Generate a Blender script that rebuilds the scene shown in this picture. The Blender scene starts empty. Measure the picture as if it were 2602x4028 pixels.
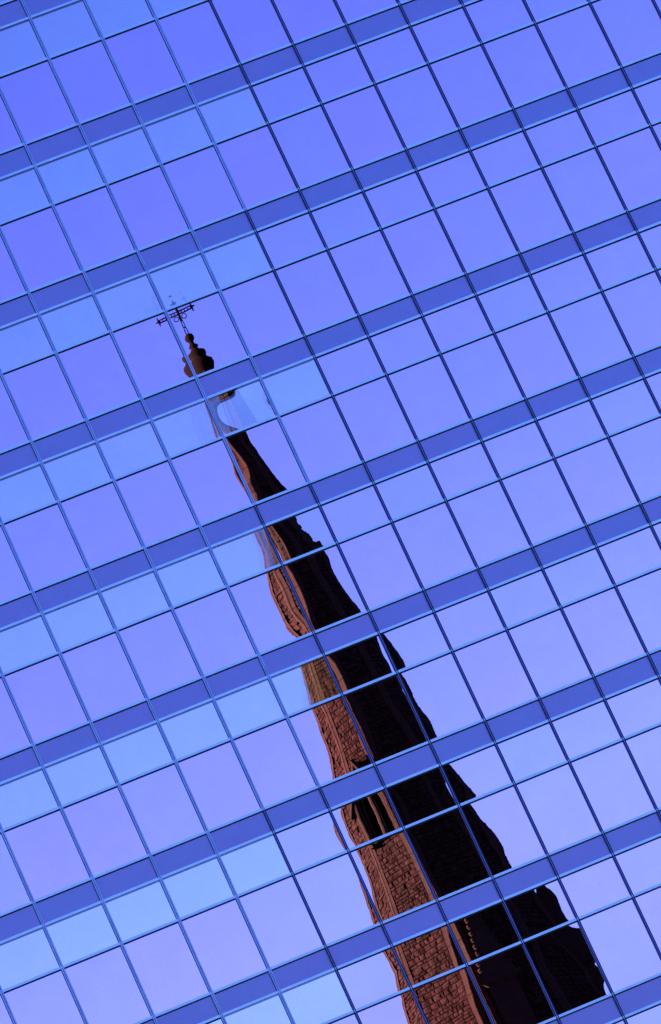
import bpy, bmesh, math, random
import numpy as np
from mathutils import Vector, Matrix
random.seed(7)
R = math.radians
sc = bpy.context.scene
col = sc.collection

# ------------------------------------------------------------------ camera
cam_d = bpy.data.cameras.new("camera")
cam = bpy.data.objects.new("camera", cam_d); col.objects.link(cam); sc.camera = cam
cam_d.sensor_fit = 'HORIZONTAL'; cam_d.sensor_width = 24.0
cam_d.lens = 22500.0 / 2602.0 * 24.0
cam_d.clip_start = 1.0; cam_d.clip_end = 20000.0
CAM = Vector((-27.0809, -137.5337, 1.702))
rot = Matrix(((0.9103338, 0.3581428, -0.2074273), (-0.0824484, -0.3342099, -0.9388855), (-0.4055794, 0.8718013, -0.2747143)))
cam.matrix_world = Matrix.Translation(CAM) @ rot.to_4x4()

# ------------------------------------------------------------------ sky and sun
SUN_EL = R(9.0)
# sun low on the left, almost in the plane of the facade
SUN_AZ = math.atan2(-0.9999, 0.012)          # angle from +Y towards +X
w = bpy.data.worlds.new("World"); sc.world = w; w.use_nodes = True
nt = w.node_tree; nt.nodes.clear()
sky = nt.nodes.new("ShaderNodeTexSky"); sky.sky_type = 'NISHITA'; sky.sun_disc = False
sky.sun_elevation = SUN_EL; sky.sun_rotation = SUN_AZ
sky.air_density = 1.0; sky.dust_density = 0.2; sky.ozone_density = 3.0
bg = nt.nodes.new("ShaderNodeBackground"); bg.inputs[1].default_value = 0.05
wo = nt.nodes.new("ShaderNodeOutputWorld")
gm = nt.nodes.new("ShaderNodeGamma"); gm.inputs[1].default_value = 1.9
tn = nt.nodes.new("ShaderNodeMix"); tn.data_type = 'RGBA'; tn.blend_type = 'MULTIPLY'; tn.inputs[0].default_value = 1.0
tn.inputs[7].default_value = (0.76, 0.335, 0.47, 1)         # colour balance of the film stock
nt.links.new(sky.outputs[0], gm.inputs[0]); nt.links.new(gm.outputs[0], tn.inputs[6]); 
cp = nt.nodes.new("ShaderNodeMix"); cp.data_type = 'RGBA'; cp.blend_type = 'DARKEN'; cp.inputs[0].default_value = 1.0
cp.inputs[7].default_value = (0.80, 1.2, 3.6, 1)           # film shoulder: keeps the glow round the sun from washing out the shade
nt.links.new(tn.outputs[2], cp.inputs[6]); nt.links.new(cp.outputs[2], bg.inputs[0])
nt.links.new(bg.outputs[0], wo.inputs[0])
sd = bpy.data.lights.new("sun", 'SUN'); sd.energy = 5.0; sd.angle = R(0.5); sd.color = (1.0, 0.80, 0.62)
so = bpy.data.objects.new("sun", sd); col.objects.link(so)
sdir = Vector((math.sin(SUN_AZ) * math.cos(SUN_EL), math.cos(SUN_AZ) * math.cos(SUN_EL), math.sin(SUN_EL)))
so.rotation_euler = sdir.to_track_quat('Z', 'Y').to_euler(); so.location = (-60, 10, 60)
sc.view_settings.view_transform = 'Standard'; sc.view_settings.look = 'None'
sc.view_settings.gamma = 1.0; sc.view_settings.exposure = 3.28
sc.cycles.max_bounces = 6; sc.cycles.glossy_bounces = 4; sc.cycles.transparent_max_bounces = 8
sc.cycles.sample_clamp_indirect = 4

# ------------------------------------------------------------------ helpers
def mat(name, base, rough=0.5, metal=0.0, spec=0.5, noise=None, bump=None, rnoise=None):
    m = bpy.data.materials.new(name); m.use_nodes = True
    n = m.node_tree; b = n.nodes["Principled BSDF"]
    b.inputs['Base Color'].default_value = (*base, 1); b.inputs['Roughness'].default_value = rough
    b.inputs['Metallic'].default_value = metal; b.inputs['Specular IOR Level'].default_value = spec
    geo = n.nodes.new("ShaderNodeNewGeometry")
    if noise:                                       # (scale, colour2, low, high)
        t = n.nodes.new("ShaderNodeTexNoise"); t.inputs['Scale'].default_value = noise[0]; t.inputs['Detail'].default_value = 6
        n.links.new(geo.outputs['Position'], t.inputs['Vector'])
        cr = n.nodes.new("ShaderNodeValToRGB")
        cr.color_ramp.elements[0].position = noise[2]; cr.color_ramp.elements[1].position = noise[3]
        cr.color_ramp.elements[0].color = (*base, 1); cr.color_ramp.elements[1].color = (*noise[1], 1)
        n.links.new(t.outputs['Fac'], cr.inputs[0]); n.links.new(cr.outputs[0], b.inputs['Base Color'])
    if bump:                                        # list of (scale, distance)
        prev = None
        for s, d in bump:
            t = n.nodes.new("ShaderNodeTexNoise"); t.inputs['Scale'].default_value = s; t.inputs['Detail'].default_value = 2
            n.links.new(geo.outputs['Position'], t.inputs['Vector'])
            bp = n.nodes.new("ShaderNodeBump"); bp.inputs['Distance'].default_value = d; bp.inputs['Strength'].default_value = 1.0
            n.links.new(t.outputs['Fac'], bp.inputs['Height'])
            if prev: n.links.new(prev.outputs[0], bp.inputs['Normal'])
            prev = bp
        n.links.new(prev.outputs[0], b.inputs['Normal'])
    return m

def obj(name, verts, faces, mats, parent=None, smooth=False, midx=None, loc=(0, 0, 0)):
    me = bpy.data.meshes.new(name); me.from_pydata([tuple(v) for v in verts], [], [tuple(f) for f in faces])
    for m in (mats if isinstance(mats, (list, tuple)) else [mats]): me.materials.append(m)
    if midx is not None: me.polygons.foreach_set("material_index", midx)
    if smooth: me.polygons.foreach_set("use_smooth", [True] * len(me.polygons))
    me.update()
    o = bpy.data.objects.new(name, me); col.objects.link(o); o.location = loc
    if parent: o.parent = parent
    return o

class MB:
    def __init__(s): s.v = []; s.f = []; s.m = []
    def add(s, vs, fs, mi=0):
        b = len(s.v); s.v += [tuple(v) for v in vs]; s.f += [tuple(i + b for i in f) for f in fs]; s.m += [mi] * len(fs)
    def box(s, x0, x1, y0, y1, z0, z1, mi=0):
        vs = [(x, y, z) for z in (z0, z1) for y in (y0, y1) for x in (x0, x1)]
        s.add(vs, [(0, 2, 3, 1), (4, 5, 7, 6), (0, 1, 5, 4), (2, 6, 7, 3), (0, 4, 6, 2), (1, 3, 7, 5)], mi)
    def tube(s, p, q, r0, r1=None, n=8, mi=0):
        p = Vector(p); q = Vector(q); r1 = r0 if r1 is None else r1
        d = (q - p).normalized(); a = d.orthogonal().normalized(); b = d.cross(a)
        vs = [p + (a * math.cos(t) + b * math.sin(t)) * r0 for t in [2 * math.pi * i / n for i in range(n)]]
        vs += [q + (a * math.cos(t) + b * math.sin(t)) * r1 for t in [2 * math.pi * i / n for i in range(n)]]
        fs = [(i, (i + 1) % n, n + (i + 1) % n, n + i) for i in range(n)] + [tuple(range(n))[::-1], tuple(range(n, 2 * n))]
        s.add(vs, fs, mi)
    def lathe(s, prof, c, n=16, ph=0, mi=0):
        vs = []
        for r, z in prof:
            vs += [(c[0] + r * math.cos(ph + 2 * math.pi * i / n), c[1] + r * math.sin(ph + 2 * math.pi * i / n), z) for i in range(n)]
        fs = [(j * n + i, j * n + (i + 1) % n, (j + 1) * n + (i + 1) % n, (j + 1) * n + i) for j in range(len(prof) - 1) for i in range(n)]
        fs += [tuple(range(n))[::-1], tuple(range((len(prof) - 1) * n, len(prof) * n))]
        s.add(vs, fs, mi)
    def build(s, name, mats, parent=None, smooth=False, mirror=False):
        if mirror:
            v = [(x, -y, z) for x, y, z in s.v]
            o = obj(name, v, [f[::-1] for f in s.f], mats, parent, smooth, s.m)
        else: o = obj(name, s.v, s.f, mats, parent, smooth, s.m)
        bm = bmesh.new(); bm.from_mesh(o.data); bmesh.ops.recalc_face_normals(bm, faces=bm.faces); bm.to_mesh(o.data); bm.free()
        return o

def empty(name, loc, label, cat):
    o = bpy.data.objects.new(name, None); col.objects.link(o); o.location = loc; o['label'] = label; o['category'] = cat
    return o
def part(o, root):                                   # parent keeping world coordinates
    o.parent = root; o.matrix_parent_inverse = Matrix.Translation(root.location).inverted()
    return o

# ------------------------------------------------------------------ materials
TINT = (0.92, 0.73, 1.0)
RIP = [(1.5, 0.00006), (5.0, 0.000012)]
m_tall = mat("mirror_glass", TINT, 0.0, 1.0, bump=RIP)
m_short = mat("mirror_glass_short", (0.88, 0.75, 1.0), 0.0, 1.0, bump=RIP)
m_cyan = mat("pale_mirror_glass", (0.98, 0.98, 0.98), 0.003, 1.0, bump=RIP)
def grain(m):                                         # coating that differs a little from pane to pane, with faint mottling
    n = m.node_tree; b = n.nodes["Principled BSDF"]; c = b.inputs['Base Color'].default_value[:]
    oi = n.nodes.new("ShaderNodeObjectInfo"); geo = n.nodes["Geometry"]
    hs = n.nodes.new("ShaderNodeMix"); hs.data_type = 'RGBA'; n.links.new(oi.outputs['Random'], hs.inputs[0])
    hs.inputs[6].default_value = (c[0] * .96, c[1] * 1.02, c[2], 1); hs.inputs[7].default_value = (min(1, c[0] * 1.04), c[1] * .98, c[2], 1)
    prev = hs.outputs[2]
    for sc_, lo in ((22, .90), (1.1, .93)):
        t = n.nodes.new("ShaderNodeTexNoise"); t.inputs['Scale'].default_value = sc_; t.inputs['Detail'].default_value = 3; t.inputs['Roughness'].default_value = .8
        n.links.new(geo.outputs['Position'], t.inputs['Vector'])
        mr = n.nodes.new("ShaderNodeMapRange"); mr.inputs[1].default_value = .3; mr.inputs[2].default_value = .7; mr.inputs[3].default_value = lo; mr.inputs[4].default_value = 1
        n.links.new(t.outputs['Fac'], mr.inputs[0])
        mm = n.nodes.new("ShaderNodeMix"); mm.data_type = 'RGBA'; mm.blend_type = 'MULTIPLY'; mm.inputs[0].default_value = 1
        n.links.new(prev, mm.inputs[6]); n.links.new(mr.outputs[0], mm.inputs[7]); prev = mm.outputs[2]
    n.links.new(prev, b.inputs['Base Color'])
m_span = mat("enamel_spandrel", (0.35, 0.40, 0.71), 0.42, 1.0)
for g_ in (m_tall, m_short, m_cyan, m_span): grain(g_)
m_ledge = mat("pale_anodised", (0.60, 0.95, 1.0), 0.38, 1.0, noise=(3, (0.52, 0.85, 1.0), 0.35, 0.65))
m_mull = mat("blue_mullion_metal", (0.40, 0.62, 0.85), 0.42, 1.0, noise=(2, (0.32, 0.50, 0.75), 0.35, 0.65))
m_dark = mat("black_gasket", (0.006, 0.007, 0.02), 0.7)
m_dmull = mat("dark_mullion_metal", (0.028, 0.045, 0.10), 0.5, 1.0)
m_dfin = mat("navy_mullion_metal", (0.20, 0.32, 0.60), 0.45, 1.0)
m_core = mat("tower_wall", (0.10, 0.11, 0.16), 0.8, noise=(0.5, (0.13, 0.14, 0.19), 0.4, 0.6))
m_outer = bpy.data.materials.new("outer_glass"); m_outer.use_nodes = True
n = m_outer.node_tree; n.nodes.clear()
tr = n.nodes.new("ShaderNodeBsdfTransparent"); tr.inputs[0].default_value = (0.97, 0.98, 1, 1)
gl = n.nodes.new("ShaderNodeBsdfGlossy"); gl.inputs['Roughness'].default_value = 0.003; gl.inputs['Color'].default_value = (0.8, 0.9, 1, 1)
mx = n.nodes.new("ShaderNodeMixShader"); mx.inputs[0].default_value = 0.22; ou = n.nodes.new("ShaderNodeOutputMaterial")
n.links.new(tr.outputs[0], mx.inputs[1]); n.links.new(gl.outputs[0], mx.inputs[2]); n.links.new(mx.outputs[0], ou.inputs[0])

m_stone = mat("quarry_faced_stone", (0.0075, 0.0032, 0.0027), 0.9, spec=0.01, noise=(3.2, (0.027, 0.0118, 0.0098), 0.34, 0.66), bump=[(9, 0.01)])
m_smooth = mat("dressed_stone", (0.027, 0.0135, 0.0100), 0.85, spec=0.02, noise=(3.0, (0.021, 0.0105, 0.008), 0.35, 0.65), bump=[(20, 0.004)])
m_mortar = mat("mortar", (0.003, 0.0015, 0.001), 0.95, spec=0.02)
m_void = mat("void_shade", (0.001, 0.001, 0.001), 0.9, spec=0.02)  # near-black colour standing in for the shade inside the openings
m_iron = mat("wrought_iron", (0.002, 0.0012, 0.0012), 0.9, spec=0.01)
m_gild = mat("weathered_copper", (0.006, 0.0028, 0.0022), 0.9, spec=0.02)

# ------------------------------------------------------------------ facade grid (measured lines)
Z0 = 58.05; H = 3.8
rows = {(0,'A'):-.035,(0,'B'):.135,(0,'C'):.465,(1,'A'):.997,(1,'B'):1.172,(1,'C'):1.48,(2,'A'):2.013,(2,'B'):2.184,(2,'C'):2.487,
(3,'A'):3.013,(3,'B'):3.181,(3,'C'):3.48,(4,'A'):4.002,(4,'B'):4.169,(4,'C'):4.465,(5,'A'):4.989,(5,'B'):5.156,(5,'C'):5.457,
(6,'A'):5.984,(6,'B'):6.156,(6,'C'):6.463,(7,'A'):7.0,(7,'B'):7.164,(7,'C'):7.475,(8,'A'):8.029,(8,'B'):8.20,(8,'C'):8.52,
(9,'A'):9.07,(-1,'A'):-1.075,(-1,'B'):-.90,(-1,'C'):-.57}
KMIN, KMAX = -9, 14
for k in range(-2, KMIN - 1, -1):
    for c, o in (('A', 0), ('B', .17), ('C', .49)): rows[(k, c)] = -1.075 + (k + 1) * 1.03 + o
for k in range(9, KMAX + 1):
    for c, o in (('A', 0), ('B', .17), ('C', .48)): rows[(k, c)] = 9.07 + (k - 9) * 1.0 + o
rows[(KMAX + 1, 'A')] = rows[(KMAX, 'A')] + 1.0
def zl(k, c): return Z0 - rows[(k, c)] * H
cols = {-6:-9.402,-5:-7.772,-4:-6.173,-3:-4.603,-2:-3.035,-1:-1.499,0:.039,1:1.572,2:3.109,3:4.644,4:6.176,5:7.709,6:9.252,7:10.802,8:12.361,9:13.934,10:15.54}
MMIN, MMAX = -16, 22
for m in range(11, MMAX + 1): cols[m] = cols[m - 1] + 1.61
for m in range(-7, MMIN - 1, -1): cols[m] = cols[m + 1] - 1.62
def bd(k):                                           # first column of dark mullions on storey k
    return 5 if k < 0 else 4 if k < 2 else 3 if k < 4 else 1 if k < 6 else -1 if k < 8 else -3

rinv = rot.transposed(); FPX = 22500.0
def topx(x, y, z):                                   # world -> photo px (for choosing the panes that show largest)
    p = rinv @ (Vector((x, y, z)) - CAM)
    return 1301 + FPX * p.x / -p.z, 2014 - FPX * p.y / -p.z
def facade(px, py):                                  # photo px -> point on the glass plane
    d = rot @ Vector(((px - 1301) / FPX, (2014 - py) / FPX, -1.0)); s = -CAM.y / d.y
    return CAM.x + d.x * s, CAM.z + d.z * s
def vis_area(x0, x1, z0, z1):
    n = 0
    for i in range(5):
        for j in range(5):
            px, py = topx(x0 + (x1 - x0) * (i + .5) / 5, 0, z0 + (z1 - z0) * (j + .5) / 5)
            n += (0 <= px < 2602 and 0 <= py < 4028)
    return n * (x1 - x0) * (z1 - z0)

# ------------------------------------------------------------------ spire constants (as seen mirrored, y = +DV)
DV = 110.0; AX = 24.97; APEX = 86.0; SL = 0.112
def XL(z): return AX - SL * (APEX - z)
def XR(z): return AX + SL * (APEX - z)
def XP(z):                                            # right-hand outline where the corner pinnacle stands out
    if z > 54.2: return 29.0
    if z > 50.35: return 28.9 + .81 * (.92 - .76 * (z - 50.35) / 3.85)
    return 29.80 if z > 50.02 else 29.55
def XK(z): return AX - 0.071 * SL * (APEX - z)
# waviness of individual panes: where the reflected edges of the spire cross them (photo px of crops)
def cr(ox, oy, pts, s=0.45455): return [(ox + x * s, oy + y * s) for x, y in pts]
EDGES = [
('R', cr(700,1400,[(600,655),(640,740),(690,810),(750,910),(830,1020),(900,1110),(960,1165)])),
('K', cr(700,1400,[(460,770),(510,830),(560,890),(610,970),(630,1050),(640,1130),(680,1190),(690,1245)])),
('L', cr(700,1400,[(430,820),(455,900),(475,990),(510,1080),(560,1160),(610,1230)])),
('R', cr(700,1400,[(490,330),(440,390),(360,430),(345,490),(365,550),(410,600),(480,612),(545,635)])),
('S', cr(700,1400,[(450,400),(500,440),(470,520),(560,500),(560,580),(640,560),(640,440),(560,370),(650,380)])),
('L', cr(700,1400,[(285,395),(305,480),(330,560),(370,625),(425,680)])),
('R', cr(900,1950,[(605,175),(660,260),(720,340),(760,395),(830,440)])),
('K', cr(900,1950,[(375,265),(430,340),(490,430),(520,500),(545,555)])),
('L', cr(900,1950,[(345,300),(395,410),(437,490),(470,560)])),
('L', cr(900,1950,[(220,330),(250,400),(285,470),(305,560),(310,640)])),
('K', cr(900,1950,[(300,290),(340,390),(390,490),(430,570)])),
('K', cr(900,1950,[(515,620),(570,700),(620,820),(660,910),(690,1000),(705,1060)])),
('R', cr(900,1950,[(830,480),(865,560),(890,640),(930,710),(990,800),(1050,890),(1110,960),(1145,1010)])),
('L', cr(900,1950,[(325,680),(350,770),(380,880),(430,980),(480,1080),(540,1180),(600,1235)])),
('R', cr(1100,2500,[(830,15),(860,100),(895,190),(940,260),(970,330)])),
('K', cr(1100,2500,[(425,180),(480,240),(530,330),(565,410),(590,470)])),
('R', cr(1100,2500,[(905,5),(970,80),(1030,170),(1070,230),(1083,285)])),
('L', cr(1100,2500,[(190,290),(215,390),(240,490),(260,595)])),
('L', cr(1100,2500,[(285,640),(330,740),(370,870),(420,990),(455,1130),(467,1240)])),
('K', cr(1100,2500,[(555,540),(640,720),(720,900),(790,1060)])),
('K', cr(1100,2500,[(590,570),(670,740),(750,920),(820,1070)])),
('R', cr(1100,2500,[(1030,370),(1040,430),(1060,490),(1105,555)])),
('R', cr(1100,2500,[(1050,390),(1100,440),(1150,560),(1190,650),(1260,710),(1310,790),(1355,890)])),
('R', cr(1250,3000,[(1072,110),(1100,200),(1140,280),(1190,345)])),
('R', cr(1250,3000,[(1115,25),(1180,90),(1235,160),(1290,240),(1315,280),(1310,320)])),
('K', cr(1250,3000,[(620,250),(690,320),(740,400),(770,480),(790,540)])),
('L', cr(1250,3000,[(205,390),(215,470),(250,560),(290,650),(330,715)])),
('L', cr(1250,3000,[(150,550),(165,620),(205,690),(240,740)])),
('L', cr(1250,3000,[(345,760),(390,860),(440,980),(475,1100),(500,1210),(540,1320),(555,1370)])),
('K', cr(1250,3000,[(745,620),(830,780),(910,950),(990,1130)])),
('K', cr(1250,3000,[(775,620),(860,780),(940,950),(1030,1140)])),
('R', cr(1250,3000,[(1310,375),(1370,470),(1430,560),(1500,660),(1535,695)])),
('R', cr(1800,3328,[(330,0),(380,90),(410,160),(420,205)])),
('P', cr(1800,3328,[(735,358),(780,410),(835,460),(870,540),(905,610),(942,665)])),
('P', cr(1800,3328,[(928,715),(980,745),(1050,810),(1110,880),(1160,935),(1188,970),(1172,990),(1190,1050),(1215,1130),(1245,1220),(1278,1300)])),
('K', cr(1450,3428,[(680,490),(700,580),(740,700),(775,810)])),
('L', cr(1450,3428,[(140,710),(190,790),(235,870),(255,960),(268,1035)])),
('L', cr(1450,3428,[(295,1090),(310,1170),(345,1290)])),
('K', cr(1450,3428,[(850,900),(890,1050),(930,1180),(990,1310)])),
]
def pane_of(x, z):
    m = max([mm for mm in cols if cols[mm] <= x], default=None)
    for k in range(KMIN, KMAX + 1):
        if zl(k, 'C') < z <= zl(k, 'B'): return (m, k, 's')
        if zl(k + 1, 'A') < z <= zl(k, 'C'): return (m, k, 't')
    return None
CON = {}
for kind, pts in EDGES:
    for (a, b) in zip(pts[:-1], pts[1:]):
        for t in (0, .25, .5, .75, 1):
            px, py = a[0] + (b[0] - a[0]) * t, a[1] + (b[1] - a[1]) * t
            x, z = facade(px, py); pn = pane_of(x, z)
            if pn is None: continue
            s = (DV - CAM.y) / -CAM.y
            X = CAM.x + (x - CAM.x) * s; Z = CAM.z + (z - CAM.z) * s
            tgt = {'L': lambda q: XL(q) - .10, 'R': lambda q: XR(q) + .12, 'K': XK, 'P': XP, 'S': lambda q: XR(q) + .8}[kind](Z)
            CON.setdefault(pn, []).append((x, z, (tgt - X) / (2 * DV * 1.05)))

def solve_height(pn, x0, x1, z0, z1):
    """height field h (m) over a pane so that its slope bends the reflection as measured"""
    NU, NV = 5, 7
    cx, cz, hx, hz = (x0 + x1) / 2, (z0 + z1) / 2, (x1 - x0) / 2, (z1 - z0) / 2
    L = np.polynomial.legendre
    idx = [(i, j) for i in range(NU + 1) for j in range(NV + 1) if i + j > 0]
    def basis(u, v, du, dv):
        out = []
        for i, j in idx:
            a = np.zeros(i + 1); a[i] = 1; b = np.zeros(j + 1); b[j] = 1
            if du: a = L.legder(a, du)
            if dv: b = L.legder(b, dv)
            out.append(L.legval(u, a) * L.legval(v, b) / hx ** du / hz ** dv)
        return np.array(out).T
    c = np.array(CON[pn]); u = (c[:, 0] - cx) / hx; v = (c[:, 1] - cz) / hz
    A = [basis(u, v, 1, 0) / math.sqrt(len(c))]; B = [c[:, 2] / math.sqrt(len(c))]
    g = np.linspace(-1, 1, 9); U, V = [q.ravel() for q in np.meshgrid(g, g)]
    nn = math.sqrt(len(U))
    for (du, dv, wt) in ((0, 1, .04), (2, 0, .008), (1, 1, .008), (0, 2, .01), (1, 0, .01)):
        A.append(basis(U, V, du, dv) * wt / nn); B.append(np.zeros(len(U)))
    A = np.vstack(A); B = np.concatenate(B)
    co = np.linalg.lstsq(A, B, rcond=None)[0]
    return lambda X, Z: basis((X - cx) / hx, (Z - cz) / hz, 0, 0) @ co

def pane_mesh(name, mt, x0, x1, z0, z1, pn, root, y=0.0, amp=1.0):
    cx, cz = (x0 + x1) / 2, (z0 + z1) / 2
    fit = pn in CON
    nx, nz = (24, 32) if fit else (8, 8)
    X, Zg = np.meshgrid(np.linspace(x0, x1, nx + 1), np.linspace(z0, z1, nz + 1)); X = X.ravel(); Zg = Zg.ravel()
    if fit: h = solve_height(pn, x0, x1, z0, z1)(X, Zg)
    else:
        u = (X - cx) / (x1 - x0); v = (Zg - cz) / (z1 - z0); rr = random.Random(pn[0] * 977 + pn[1] * 31 + (pn[2] == 's'))
        h = amp * (0.0006 * rr.uniform(-1, 1) * u + .001 * rr.uniform(-1, 1) * v + .0012 * rr.uniform(-.4, 1) * (u * u) + .0012 * rr.uniform(-.4, 1) * v * v)
    vs = [(a - cx, hh, b - cz) for a, b, hh in zip(X, Zg, h - h.mean())]
    fs = [(j * (nx + 1) + i, j * (nx + 1) + i + 1, (j + 1) * (nx + 1) + i + 1, (j + 1) * (nx + 1) + i) for j in range(nz) for i in range(nx)]
    o = obj(name, vs, fs, mt, None, True, loc=(cx, y, cz)); o.parent = root
    o.location = Vector((cx, y, cz)) - root.location
    return o

# ------------------------------------------------------------------ the glass tower
tower = empty("glass_office_tower", (0, 20, 0), "tall office tower clad in blue mirrored glass panes, narrow indigo bands and thin metal mullions", "office tower")
MW = 0.046                                            # half width of a mullion
cells = {'tall': [], 'short': [], 'span': []}
for k in range(KMIN, KMAX + 1):
    for m in range(MMIN, MMAX):
        x0, x1 = cols[m] + MW * .5, cols[m + 1] - MW * .5
        for key, za, zb in (('span', zl(k, 'A'), zl(k, 'B')), ('short', zl(k, 'B'), zl(k, 'C')), ('tall', zl(k, 'C'), zl(k + 1, 'A'))):
            cells[key].append((vis_area(x0, x1, zb, za), m, k, x0, x1, zb, za))
rest = {}
for key, L_ in cells.items():
    L_.sort(key=lambda t: -t[0])
    for i, (a, m, k, x0, x1, za, zb) in enumerate(L_):
        cyan = key == 'short' and m < bd(k)
        mt = {'span': m_span, 'tall': m_tall, 'short': m_cyan if cyan else m_short}[key]
        if i < 100 and a > 0 or (a > 0 and (m, k, key[0]) in CON and key != 'span'):
            if key == 'span':
                mb = MB(); mb.box(x0, x1, 0.0, 0.03, za, zb); o = mb.build("spandrel_panel", mt); part(o, tower)
            else:
                o = pane_mesh("window_pane" if key == 'tall' else "transom_pane", mt, x0, x1, za, zb, (m, k, key[0]), tower)
                if cyan:
                    o['label'] = "paler cyan double pane"
                    cx, cz = (x0 + x1) / 2, (za + zb) / 2; rr = random.Random(m * 31 + k); t1 = rr.uniform(-.004, -.001); t2 = rr.uniform(-.002, .002)
                    c2 = rr.uniform(-.0012, .0012); nx = 8; vs = []
                    for j in range(nx + 1):
                        for i_ in range(nx + 1):
                            u = (i_ / nx - .5) * (x1 - x0); v = (j / nx - .5) * (zb - za)
                            vs.append((u, t1 * u + t2 * v + c2 * u * u + .8 * c2 * v * v, v))
                    og = obj("outer_glass", vs, [(j * (nx + 1) + i_, j * (nx + 1) + i_ + 1, (j + 1) * (nx + 1) + i_ + 1, (j + 1) * (nx + 1) + i_) for j in range(nx) for i_ in range(nx)], m_outer, o, True)
                    og.location = (0, -.02, 0)
        else:
            rest.setdefault((key, cyan), []).append((x0, x1, za, zb))
for (key, cyan), L_ in rest.items():
    mb = MB()
    for (x0, x1, za, zb) in L_:
        t1, t2 = random.uniform(-1, 1) * .0005, random.uniform(-1, 1) * .0006
        mb.add([(x0, t1, za), (x1, -t1 + t2, za), (x1, -t1, zb), (x0, t1 - t2, zb)], [(0, 1, 2, 3)])
    o = obj({'tall': "window_pane", 'short': "transom_pane", 'span': "spandrel_panel"}[key], mb.v, mb.f, {'span': m_span, 'tall': m_tall, 'short': m_cyan if cyan else m_short}[key])
    part(o, tower); o['kind'] = 'stuff'
# transoms: a pale ledge with a dark gasket under it, one along each line
XA, XB = cols[MMIN], cols[MMAX]
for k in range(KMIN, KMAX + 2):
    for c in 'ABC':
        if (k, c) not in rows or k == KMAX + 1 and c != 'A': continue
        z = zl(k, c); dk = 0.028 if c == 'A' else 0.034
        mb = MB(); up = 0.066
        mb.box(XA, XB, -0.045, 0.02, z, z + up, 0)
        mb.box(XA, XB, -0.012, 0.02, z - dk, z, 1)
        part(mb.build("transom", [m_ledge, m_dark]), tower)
# mullions: pale twin fins on the left, dark ones on the right; split where the colour changes
ZT, ZB = zl(KMIN, 'A'), zl(KMAX + 1, 'A')
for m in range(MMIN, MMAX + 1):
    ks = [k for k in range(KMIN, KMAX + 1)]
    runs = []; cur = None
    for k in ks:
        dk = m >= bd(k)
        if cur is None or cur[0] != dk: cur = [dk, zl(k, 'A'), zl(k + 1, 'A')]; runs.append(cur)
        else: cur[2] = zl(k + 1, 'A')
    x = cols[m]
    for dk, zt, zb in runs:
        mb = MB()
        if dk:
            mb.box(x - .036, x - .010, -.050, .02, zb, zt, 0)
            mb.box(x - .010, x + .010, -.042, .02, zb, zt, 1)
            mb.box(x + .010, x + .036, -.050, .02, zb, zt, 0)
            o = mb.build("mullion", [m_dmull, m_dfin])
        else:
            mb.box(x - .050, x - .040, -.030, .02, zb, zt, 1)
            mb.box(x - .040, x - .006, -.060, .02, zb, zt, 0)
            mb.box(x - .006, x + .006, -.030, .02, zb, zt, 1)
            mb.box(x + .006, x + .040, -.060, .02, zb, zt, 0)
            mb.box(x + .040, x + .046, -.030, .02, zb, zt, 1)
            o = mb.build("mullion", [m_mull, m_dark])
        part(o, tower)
mb = MB(); mb.box(XA, XB, 0.05, 40, 0, ZT + 1.2); part(mb.build("building_core", m_core), tower)
mb = MB(); mb.box(XA, XB, -0.05, .05, 0.0, ZB - .05); part(mb.build("plinth_wall", m_core), tower)

# ------------------------------------------------------------------ the church behind the camera side, seen in the glass
church = empty("stone_church_spire", (AX, -DV, 0), "brown rough stone church with octagonal spire and iron cross, seen mirrored in the tower's panes", "church")
tc = Vector((CAM.x - AX, CAM.y - DV, 0)).normalized(); rt = Vector((-tc.y, tc.x, 0))   # towards the viewer / to the right, mirrored world
if rt.x < 0: rt = -rt
def dirv(deg):                                        # 0 = towards viewer, + = right
    a = R(deg); return tc * math.cos(a) + rt * math.sin(a)
VA = [-4 + 45 * i for i in range(8)]
def RAD(z): return SL / 0.988 * (APEX - z)
AXV = Vector((AX, DV, 0))
def vert(i, z, r=None, off=0.0): 
    r = (RAD(z) if r is None else r) + off
    return AXV + dirv(VA[i % 8]) * r + Vector((0, 0, z))
ZS = 46.0                                             # foot of the spire
core = MB(); zt = 83.0
vs = [vert(i, ZS, off=-.06) for i in range(8)] + [vert(i, zt, off=-.04) for i in range(8)]
core.add(vs, [(i, (i + 1) % 8, 8 + (i + 1) % 8, 8 + i) for i in range(8)] + [tuple(range(8)), tuple(range(8, 16))])
part(core.build("spire_core", m_mortar, mirror=True), church)
rs = random.Random(3)
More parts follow.
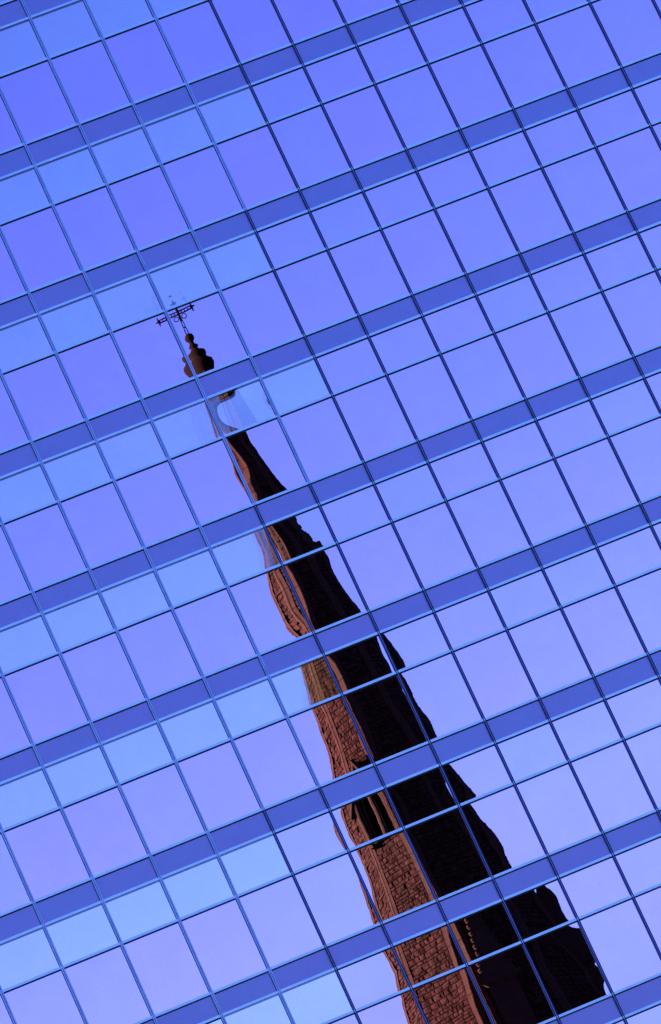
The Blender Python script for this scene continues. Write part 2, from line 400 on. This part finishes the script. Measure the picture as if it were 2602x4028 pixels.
for i in range(8):
    mb = MB(); nrm = dirv(VA[i] + 22.5); nrm = (nrm + Vector((0, 0, .11))).normalized()
    z = ZS
    while z < zt - .1:
        fine = z < 76.5
        hgt = (rs.choice((.16, .20, .25, .29)) if fine else rs.uniform(.5, .75)); z1 = min(z + hgt, zt)
        a0, b0, a1, b1 = vert(i, z), vert(i + 1, z), vert(i, z1), vert(i + 1, z1)
        wd = (b0 - a0).length; bw = min(.24, wd * .22)  # dressed corner bands
        f0, f1 = bw / wd, 1 - bw / wd
        def P(t, q, d):                               # t across, q up, d out
            p = (a0.lerp(b0, t)).lerp(a1.lerp(b1, t), q); return p + nrm * d
        t = f0; segs = []
        while t < f1 - 1e-4:
            ln = (rs.uniform(.20, .50) if fine else rs.uniform(.6, 1.2)) / wd
            t2 = t + ln
            if f1 - t2 < .16 / wd: t2 = f1
            segs.append((t, min(t2, f1))); t = t2
        g = .018 / wd
        for (ta, tb) in segs:
            ta += g; tb -= g; qa, qb = (.018 / (z1 - z)), 1 - (.018 / (z1 - z))
            if fine:
                base = rs.uniform(-.02, .03)
                if rs.random() < .07: base = -.05
                mx_ = (.22 + rs.uniform(-.08, .1)); my_ = (.28 + rs.uniform(-.1, .1))
                o4 = [P(ta, qa, base), P(tb, qa, base), P(tb, qb, base), P(ta, qb, base)]
                inn = []
                for (sx, sy) in ((0, 0), (1, 0), (1, 1), (0, 1)):
                    fx = mx_ if sx == 0 else 1 - mx_; fy = my_ if sy == 0 else 1 - my_
                    inn.append(P(ta + (tb - ta) * fx, qa + (qb - qa) * fy, base + rs.uniform(.008, .055)))
                bk = [P(ta, qa, -.07), P(tb, qa, -.07), P(tb, qb, -.07), P(ta, qb, -.07)]
                mb.add(o4 + inn + bk, [(0, 1, 5, 4), (1, 2, 6, 5), (2, 3, 7, 6), (3, 0, 4, 7), (4, 5, 6), (4, 6, 7), (0, 8, 9, 1), (1, 9, 10, 2), (2, 10, 11, 3), (3, 11, 8, 0)])
            else:
                o4 = [P(ta, qa, .0), P(tb, qa, .0), P(tb, qb, .0), P(ta, qb, .0)]; bk = [p - nrm * .07 for p in o4]
                mb.add(o4 + bk, [(0, 1, 2, 3), (0, 4, 5, 1), (1, 5, 6, 2), (2, 6, 7, 3), (3, 7, 4, 0)])
        z = z1
    o = mb.build("spire_face", m_stone, mirror=True); part(o, church)
    # dressed band with a roll at the corner
    mb = MB(); nl = dirv(VA[i] - 22.5); z = ZS
    while z < zt - .05:
        z1 = min(z + rs.uniform(.9, 1.5), zt)
        for nn_, oth in ((nrm, i + 1), ((nl + Vector((0, 0, .11))).normalized(), i - 1)):
            q = []
            for zz in (z + .012, z1 - .012):
                c0 = vert(i, zz); c1 = vert(oth, zz); wd = (c1 - c0).length; b = min(.22, wd * .2)
                q += [c0, c0.lerp(c1, b / wd)]
            f4 = [q[0] + nn_ * .05, q[1] + nn_ * .05, q[3] + nn_ * .05, q[2] + nn_ * .05]; bk = [p - nn_ * .10 for p in f4]
            mb.add(f4 + bk, [(0, 1, 2, 3), (0, 4, 5, 1), (1, 5, 6, 2), (2, 6, 7, 3), (3, 7, 4, 0)])
        rr_ = .06 if z < 72 else .035
        mb.tube(vert(i, z + .01, off=.02), vert(i, z1 - .01, off=.02), rr_, rr_, 8)
        z = z1
    part(mb.build("corner_rib", m_smooth, mirror=True), church)

def lucarne(deg, zb, zt_, wdt, depth, ridge_fin=.9):
    """gabled opening standing out of the spire: frame, twin lights, gable coping, finial"""
    n_ = dirv(deg); t_ = dirv(deg + 90); c = AXV.copy()
    fr = math.cos(R(22.5)) * RAD(zb) + depth; hw = wdt / 2; zg = zb + (zt_ - zb) * .52
    def Q(t, z, d): return c + t_ * t + n_ * d + Vector((0, 0, z))
    mb = MB()
    bkd = math.cos(R(22.5)) * RAD(zt_) - .3
    # side cheeks and sloping roof slabs
    for s in (-1, 1):
        a = [Q(s * hw, zb, fr), Q(s * hw, zg, fr), Q(s * hw, zg, bkd), Q(s * hw, zb, bkd)]
        b = [p - t_ * s * .22 for p in a]
        mb.add(a + b, [(0, 1, 2, 3), (7, 6, 5, 4), (0, 4, 5, 1), (1, 5, 6, 2), (2, 6, 7, 3), (3, 7, 4, 0)])
        e = .16
        a = [Q(s * (hw + e), zg - .15, fr + e), Q(0, zt_ + .1, fr + e), Q(0, zt_ + .1, bkd), Q(s * (hw + e), zg - .15, bkd)]
        b = [p - Vector((0, 0, .24)) for p in a]
        mb.add(a + b, [(0, 1, 2, 3), (7, 6, 5, 4), (0, 4, 5, 1), (1, 5, 6, 2), (2, 6, 7, 3), (3, 7, 4, 0)])
    o = mb.build("lucarne", m_smooth, mirror=True); part(o, church)
    fm = MB()
    # pointed arch rings round the opening (three stepped orders)
    hwi = hw - .16
    def arch(r):
        pts = [(-r, zb + .15)]
        spring = zg - .25
        for q in range(0, 9):
            a = q / 8; pts.append((-r + r * (1 - math.cos(a * math.pi / 2)) , spring + (r * 1.25) * math.sin(a * math.pi / 2)))
        return pts + [(-x, z) for x, z in pts[::-1][1:]]
    for j, (r, d) in enumerate(((hwi, fr + .02), (hwi * .84, fr - .10), (hwi * .68, fr - .24))):
        pa = arch(r)
        for p, q in zip(pa[:-1], pa[1:]): fm.tube(Q(p[0], p[1], d), Q(q[0], q[1], d), .06, .06, 6)
    fm.tube(Q(0, zb + .1, fr - .2), Q(0, zg + .35, fr - .2), .13, .13, 8)
    for zz in (zb + .15,): fm.tube(Q(-hwi, zz, fr - .12), Q(hwi, zz, fr - .12), .04, .04, 6)
    rp = [Q(.26 * hw * math.cos(a), zg + .55 + .26 * hw * math.sin(a), fr - .16) for a in [math.pi * 2 * q / 12 for q in range(13)]]
    for p, q in zip(rp[:-1], rp[1:]): fm.tube(p, q, .05, .05, 6)
    x = fm.build("lucarne_tracery", m_smooth, mirror=True); x.parent = o
    vd = MB(); vd.add([Q(-hw + .1, zb + .05, fr - .42), Q(hw - .1, zb + .05, fr - .42), Q(hw - .1, zg, fr - .42), Q(0, zt_ - .1, fr - .42), Q(-hw + .1, zg, fr - .42)], [(0, 1, 2, 3, 4)])  # flat black sheet painted as the unlit depth of the opening
    x = vd.build("opening_shade", m_void, mirror=True); x.parent = o
    # gable infill above the arch
    gi = MB(); a = arch(hwi)[1:-1]
    for p, q in zip(a[:-1], a[1:]):
        zg1 = zt_ - .1 - abs(p[0]) * (zt_ - zg) / hw; zg2 = zt_ - .1 - abs(q[0]) * (zt_ - zg) / hw
        if zg1 < p[1] + .02: zg1 = p[1] + .02
        if zg2 < q[1] + .02: zg2 = q[1] + .02
        gi.add([Q(p[0], p[1], fr - .02), Q(q[0], q[1], fr - .02), Q(q[0], zg2, fr - .02), Q(p[0], zg1, fr - .02)], [(0, 1, 2, 3)])
    x = gi.build("gable_wall", m_stone, mirror=True); x.parent = o
    fi = MB(); p = Q(0, 0, fr - .1)
    fi.lathe([(.06, zt_ - .1), (.09, zt_ + .25 * ridge_fin), (.2, zt_ + .4 * ridge_fin), (.09, zt_ + .55 * ridge_fin), (.03, zt_ + ridge_fin)], (p.x, p.y), 8)
    x = fi.build("gable_finial", m_smooth, mirror=True); x.parent = o
for d, dp in ((-26.5, .45), (153.5, .2)): lucarne(d, 58.2, 62.0, 2.05, dp, .3)

# top: mouldings, rod and cross
fin = MB()
fin.lathe([(.34, 82.2), (.38, 82.45), (.55, 82.7), (.66, 82.95), (.64, 83.1), (.46, 83.22), (.40, 83.35), (.50, 83.5), (.48, 83.62), (.28, 83.74), (.18, 83.86), (.26, 83.93), (.20, 84.02), (.12, 84.1), (.12, 84.2), (.22, 84.3), (.25, 84.42), (.18, 84.54), (.05, 84.62)], (AX, DV), 16)
part(fin.build("spire_finial", m_gild, smooth=True, mirror=True), church)
cr_ = MB(); ZC = 85.72
for s in (-1, 1):
    a = Vector((AX, DV, 84.6)) + rt * s * .06; cr_.tube(a, Vector((AX, DV, 86.3)) + rt * s * .04, .026, .022, 6)
for q in range(6):
    zz = 84.95 + q * .36; c = Vector((AX, DV, zz)); cr_.tube(c - rt * .07, c + rt * .07, .035, .035, 6)
for ax_ in (rt, tc):
    for s in (-1, 1):
        wdt = .74 if ax_ is rt else .6
        for dz in (-.07, .07):
            c = Vector((AX, DV, ZC + dz)); cr_.tube(c, c + ax_ * s * wdt, .036, .034, 6)
        e = Vector((AX, DV, ZC)) + ax_ * s * wdt
        for dx, dz in ((.2, 0), (.02, .24), (.02, -.24)): cr_.tube(e, e + ax_ * s * dx + Vector((0, 0, dz)), .06, .02, 6)
        for q in range(4):
            c = Vector((AX, DV, ZC)) + ax_ * s * (.2 + .16 * q); cr_.tube(c - Vector((0, 0, .1)), c + Vector((0, 0, .1)), .024, .024, 6)
        pts = [Vector((AX, DV, ZC - .26)) + ax_ * s * (.22 + .12 * math.cos(t)) + Vector((0, 0, .12 * math.sin(t))) for t in [2 * math.pi * q / 10 for q in range(11)]]
        for p, q in zip(pts[:-1], pts[1:]): cr_.tube(p, q, .022, .022, 6)
e = Vector((AX, DV, 86.3))
for dx in (-.16, .16): cr_.tube(e, e + rt * dx + Vector((0, 0, .05)), .05, .02, 6)
cr_.tube(e, e + Vector((0, 0, .25)), .05, .02, 6)
part(cr_.build("iron_cross", m_iron, mirror=True), church)

# tower shaft, cornice, corner pinnacles, nave
def prism(mb, r, z0, z1, degs, mi=0):
    n_ = len(degs); vs = [AXV + dirv(d) * r + Vector((0, 0, z)) for z in (z0, z1) for d in degs]
    mb.add(vs, [(i, (i + 1) % n_, n_ + (i + 1) % n_, n_ + i) for i in range(n_)] + [tuple(range(n_)), tuple(range(n_, 2 * n_))], mi)
mb = MB(); sq = [58.5, 148.5, 238.5, 328.5]
prism(mb, 5.7, 0, 44.6, sq); part(mb.build("tower_shaft", m_stone, mirror=True), church)
mb = MB(); prism(mb, 6.0, 44.6, 45.3, sq); prism(mb, 5.8, 45.3, 46.0, sq); prism(mb, 5.9, 22, 22.5, sq); part(mb.build("cornice", m_smooth, mirror=True), church)
for d in (7.5, 103.5, 193.5):
    front = d == 7.5; sides = 3 if front else 4
    p = AXV + dirv(d) * 4.05; mb = MB(); n9 = dirv(-35 if front else 54); pa = math.atan2(n9.y, n9.x)
    mb.lathe([(.80, 46.0), (.80, 49.9), (1.12, 50.05), (1.12, 50.25), (.92, 50.35), (.16, 54.2), (.22, 54.3), (.05, 54.6)], (p.x, p.y), sides, pa)
    for q in range(11 if front else 0):
        z_ = 50.7 + q * .31; rr_ = .92 - .76 * (z_ - 50.35) / 3.85
        for t in range(3):
            n_ = Vector((math.cos(pa + t * math.pi / 1.5), math.sin(pa + t * math.pi / 1.5), 0)); c = p + n_ * rr_; c.z = z_
            mb.tube(c - n_ * .05, c + n_ * .07 + Vector((0, 0, .10)), .10, .06, 6)
    part(mb.build("corner_pinnacle", m_smooth, mirror=True), church)
for d in (13.5, 103.5, 193.5, 283.5):
    n_ = dirv(d); t_ = dirv(d + 90); f = 5.7 * math.cos(R(45))
    for s in (-1, 1):
        mb = MB(); c = AXV + t_ * s * 1.9
        pts = [(-.9, 28), (.9, 28), (.9, 39), (0, 41), (-.9, 39)]
        a = [c + t_ * x + n_ * (f + .02) + Vector((0, 0, z)) for x, z in pts]
        mb.add(a, [(0, 1, 2, 3, 4)], 0)  # black face on the wall, painted as the opening's inner shade
        for (p, q) in zip(a, a[1:] + a[:1]): mb.tube(p, q, .16, .16, 6, 1)
        part(mb.build("belfry_opening", [m_void, m_smooth], mirror=True), church)
mb = MB(); n_ = dirv(193.5); t_ = dirv(103.5)
def Q2(t, z, d): return AXV + t_ * t + n_ * d + Vector((0, 0, z))
mb.add([Q2(-7, 0, 4), Q2(7, 0, 4), Q2(7, 12, 4), Q2(0, 20, 4), Q2(-7, 12, 4), Q2(-7, 0, 34), Q2(7, 0, 34), Q2(7, 12, 34), Q2(0, 20, 34), Q2(-7, 12, 34)],
       [(0, 1, 2, 3, 4), (9, 8, 7, 6, 5), (0, 5, 6, 1), (1, 6, 7, 2), (2, 7, 8, 3), (3, 8, 9, 4), (4, 9, 5, 0)])
part(mb.build("nave", m_stone, mirror=True), church)

# ------------------------------------------------------------------ ground
m_gr = mat("paving", (0.02, 0.02, 0.02), 0.9, noise=(0.4, (0.03, 0.03, 0.029), .35, .65))
g = MB(); S_ = 6000
g.add([(-S_, -S_, 0), (S_, -S_, 0), (S_, S_, 0), (-S_, S_, 0)], [(0, 1, 2, 3)])
o = g.build("ground", m_gr); o['kind'] = 'structure'
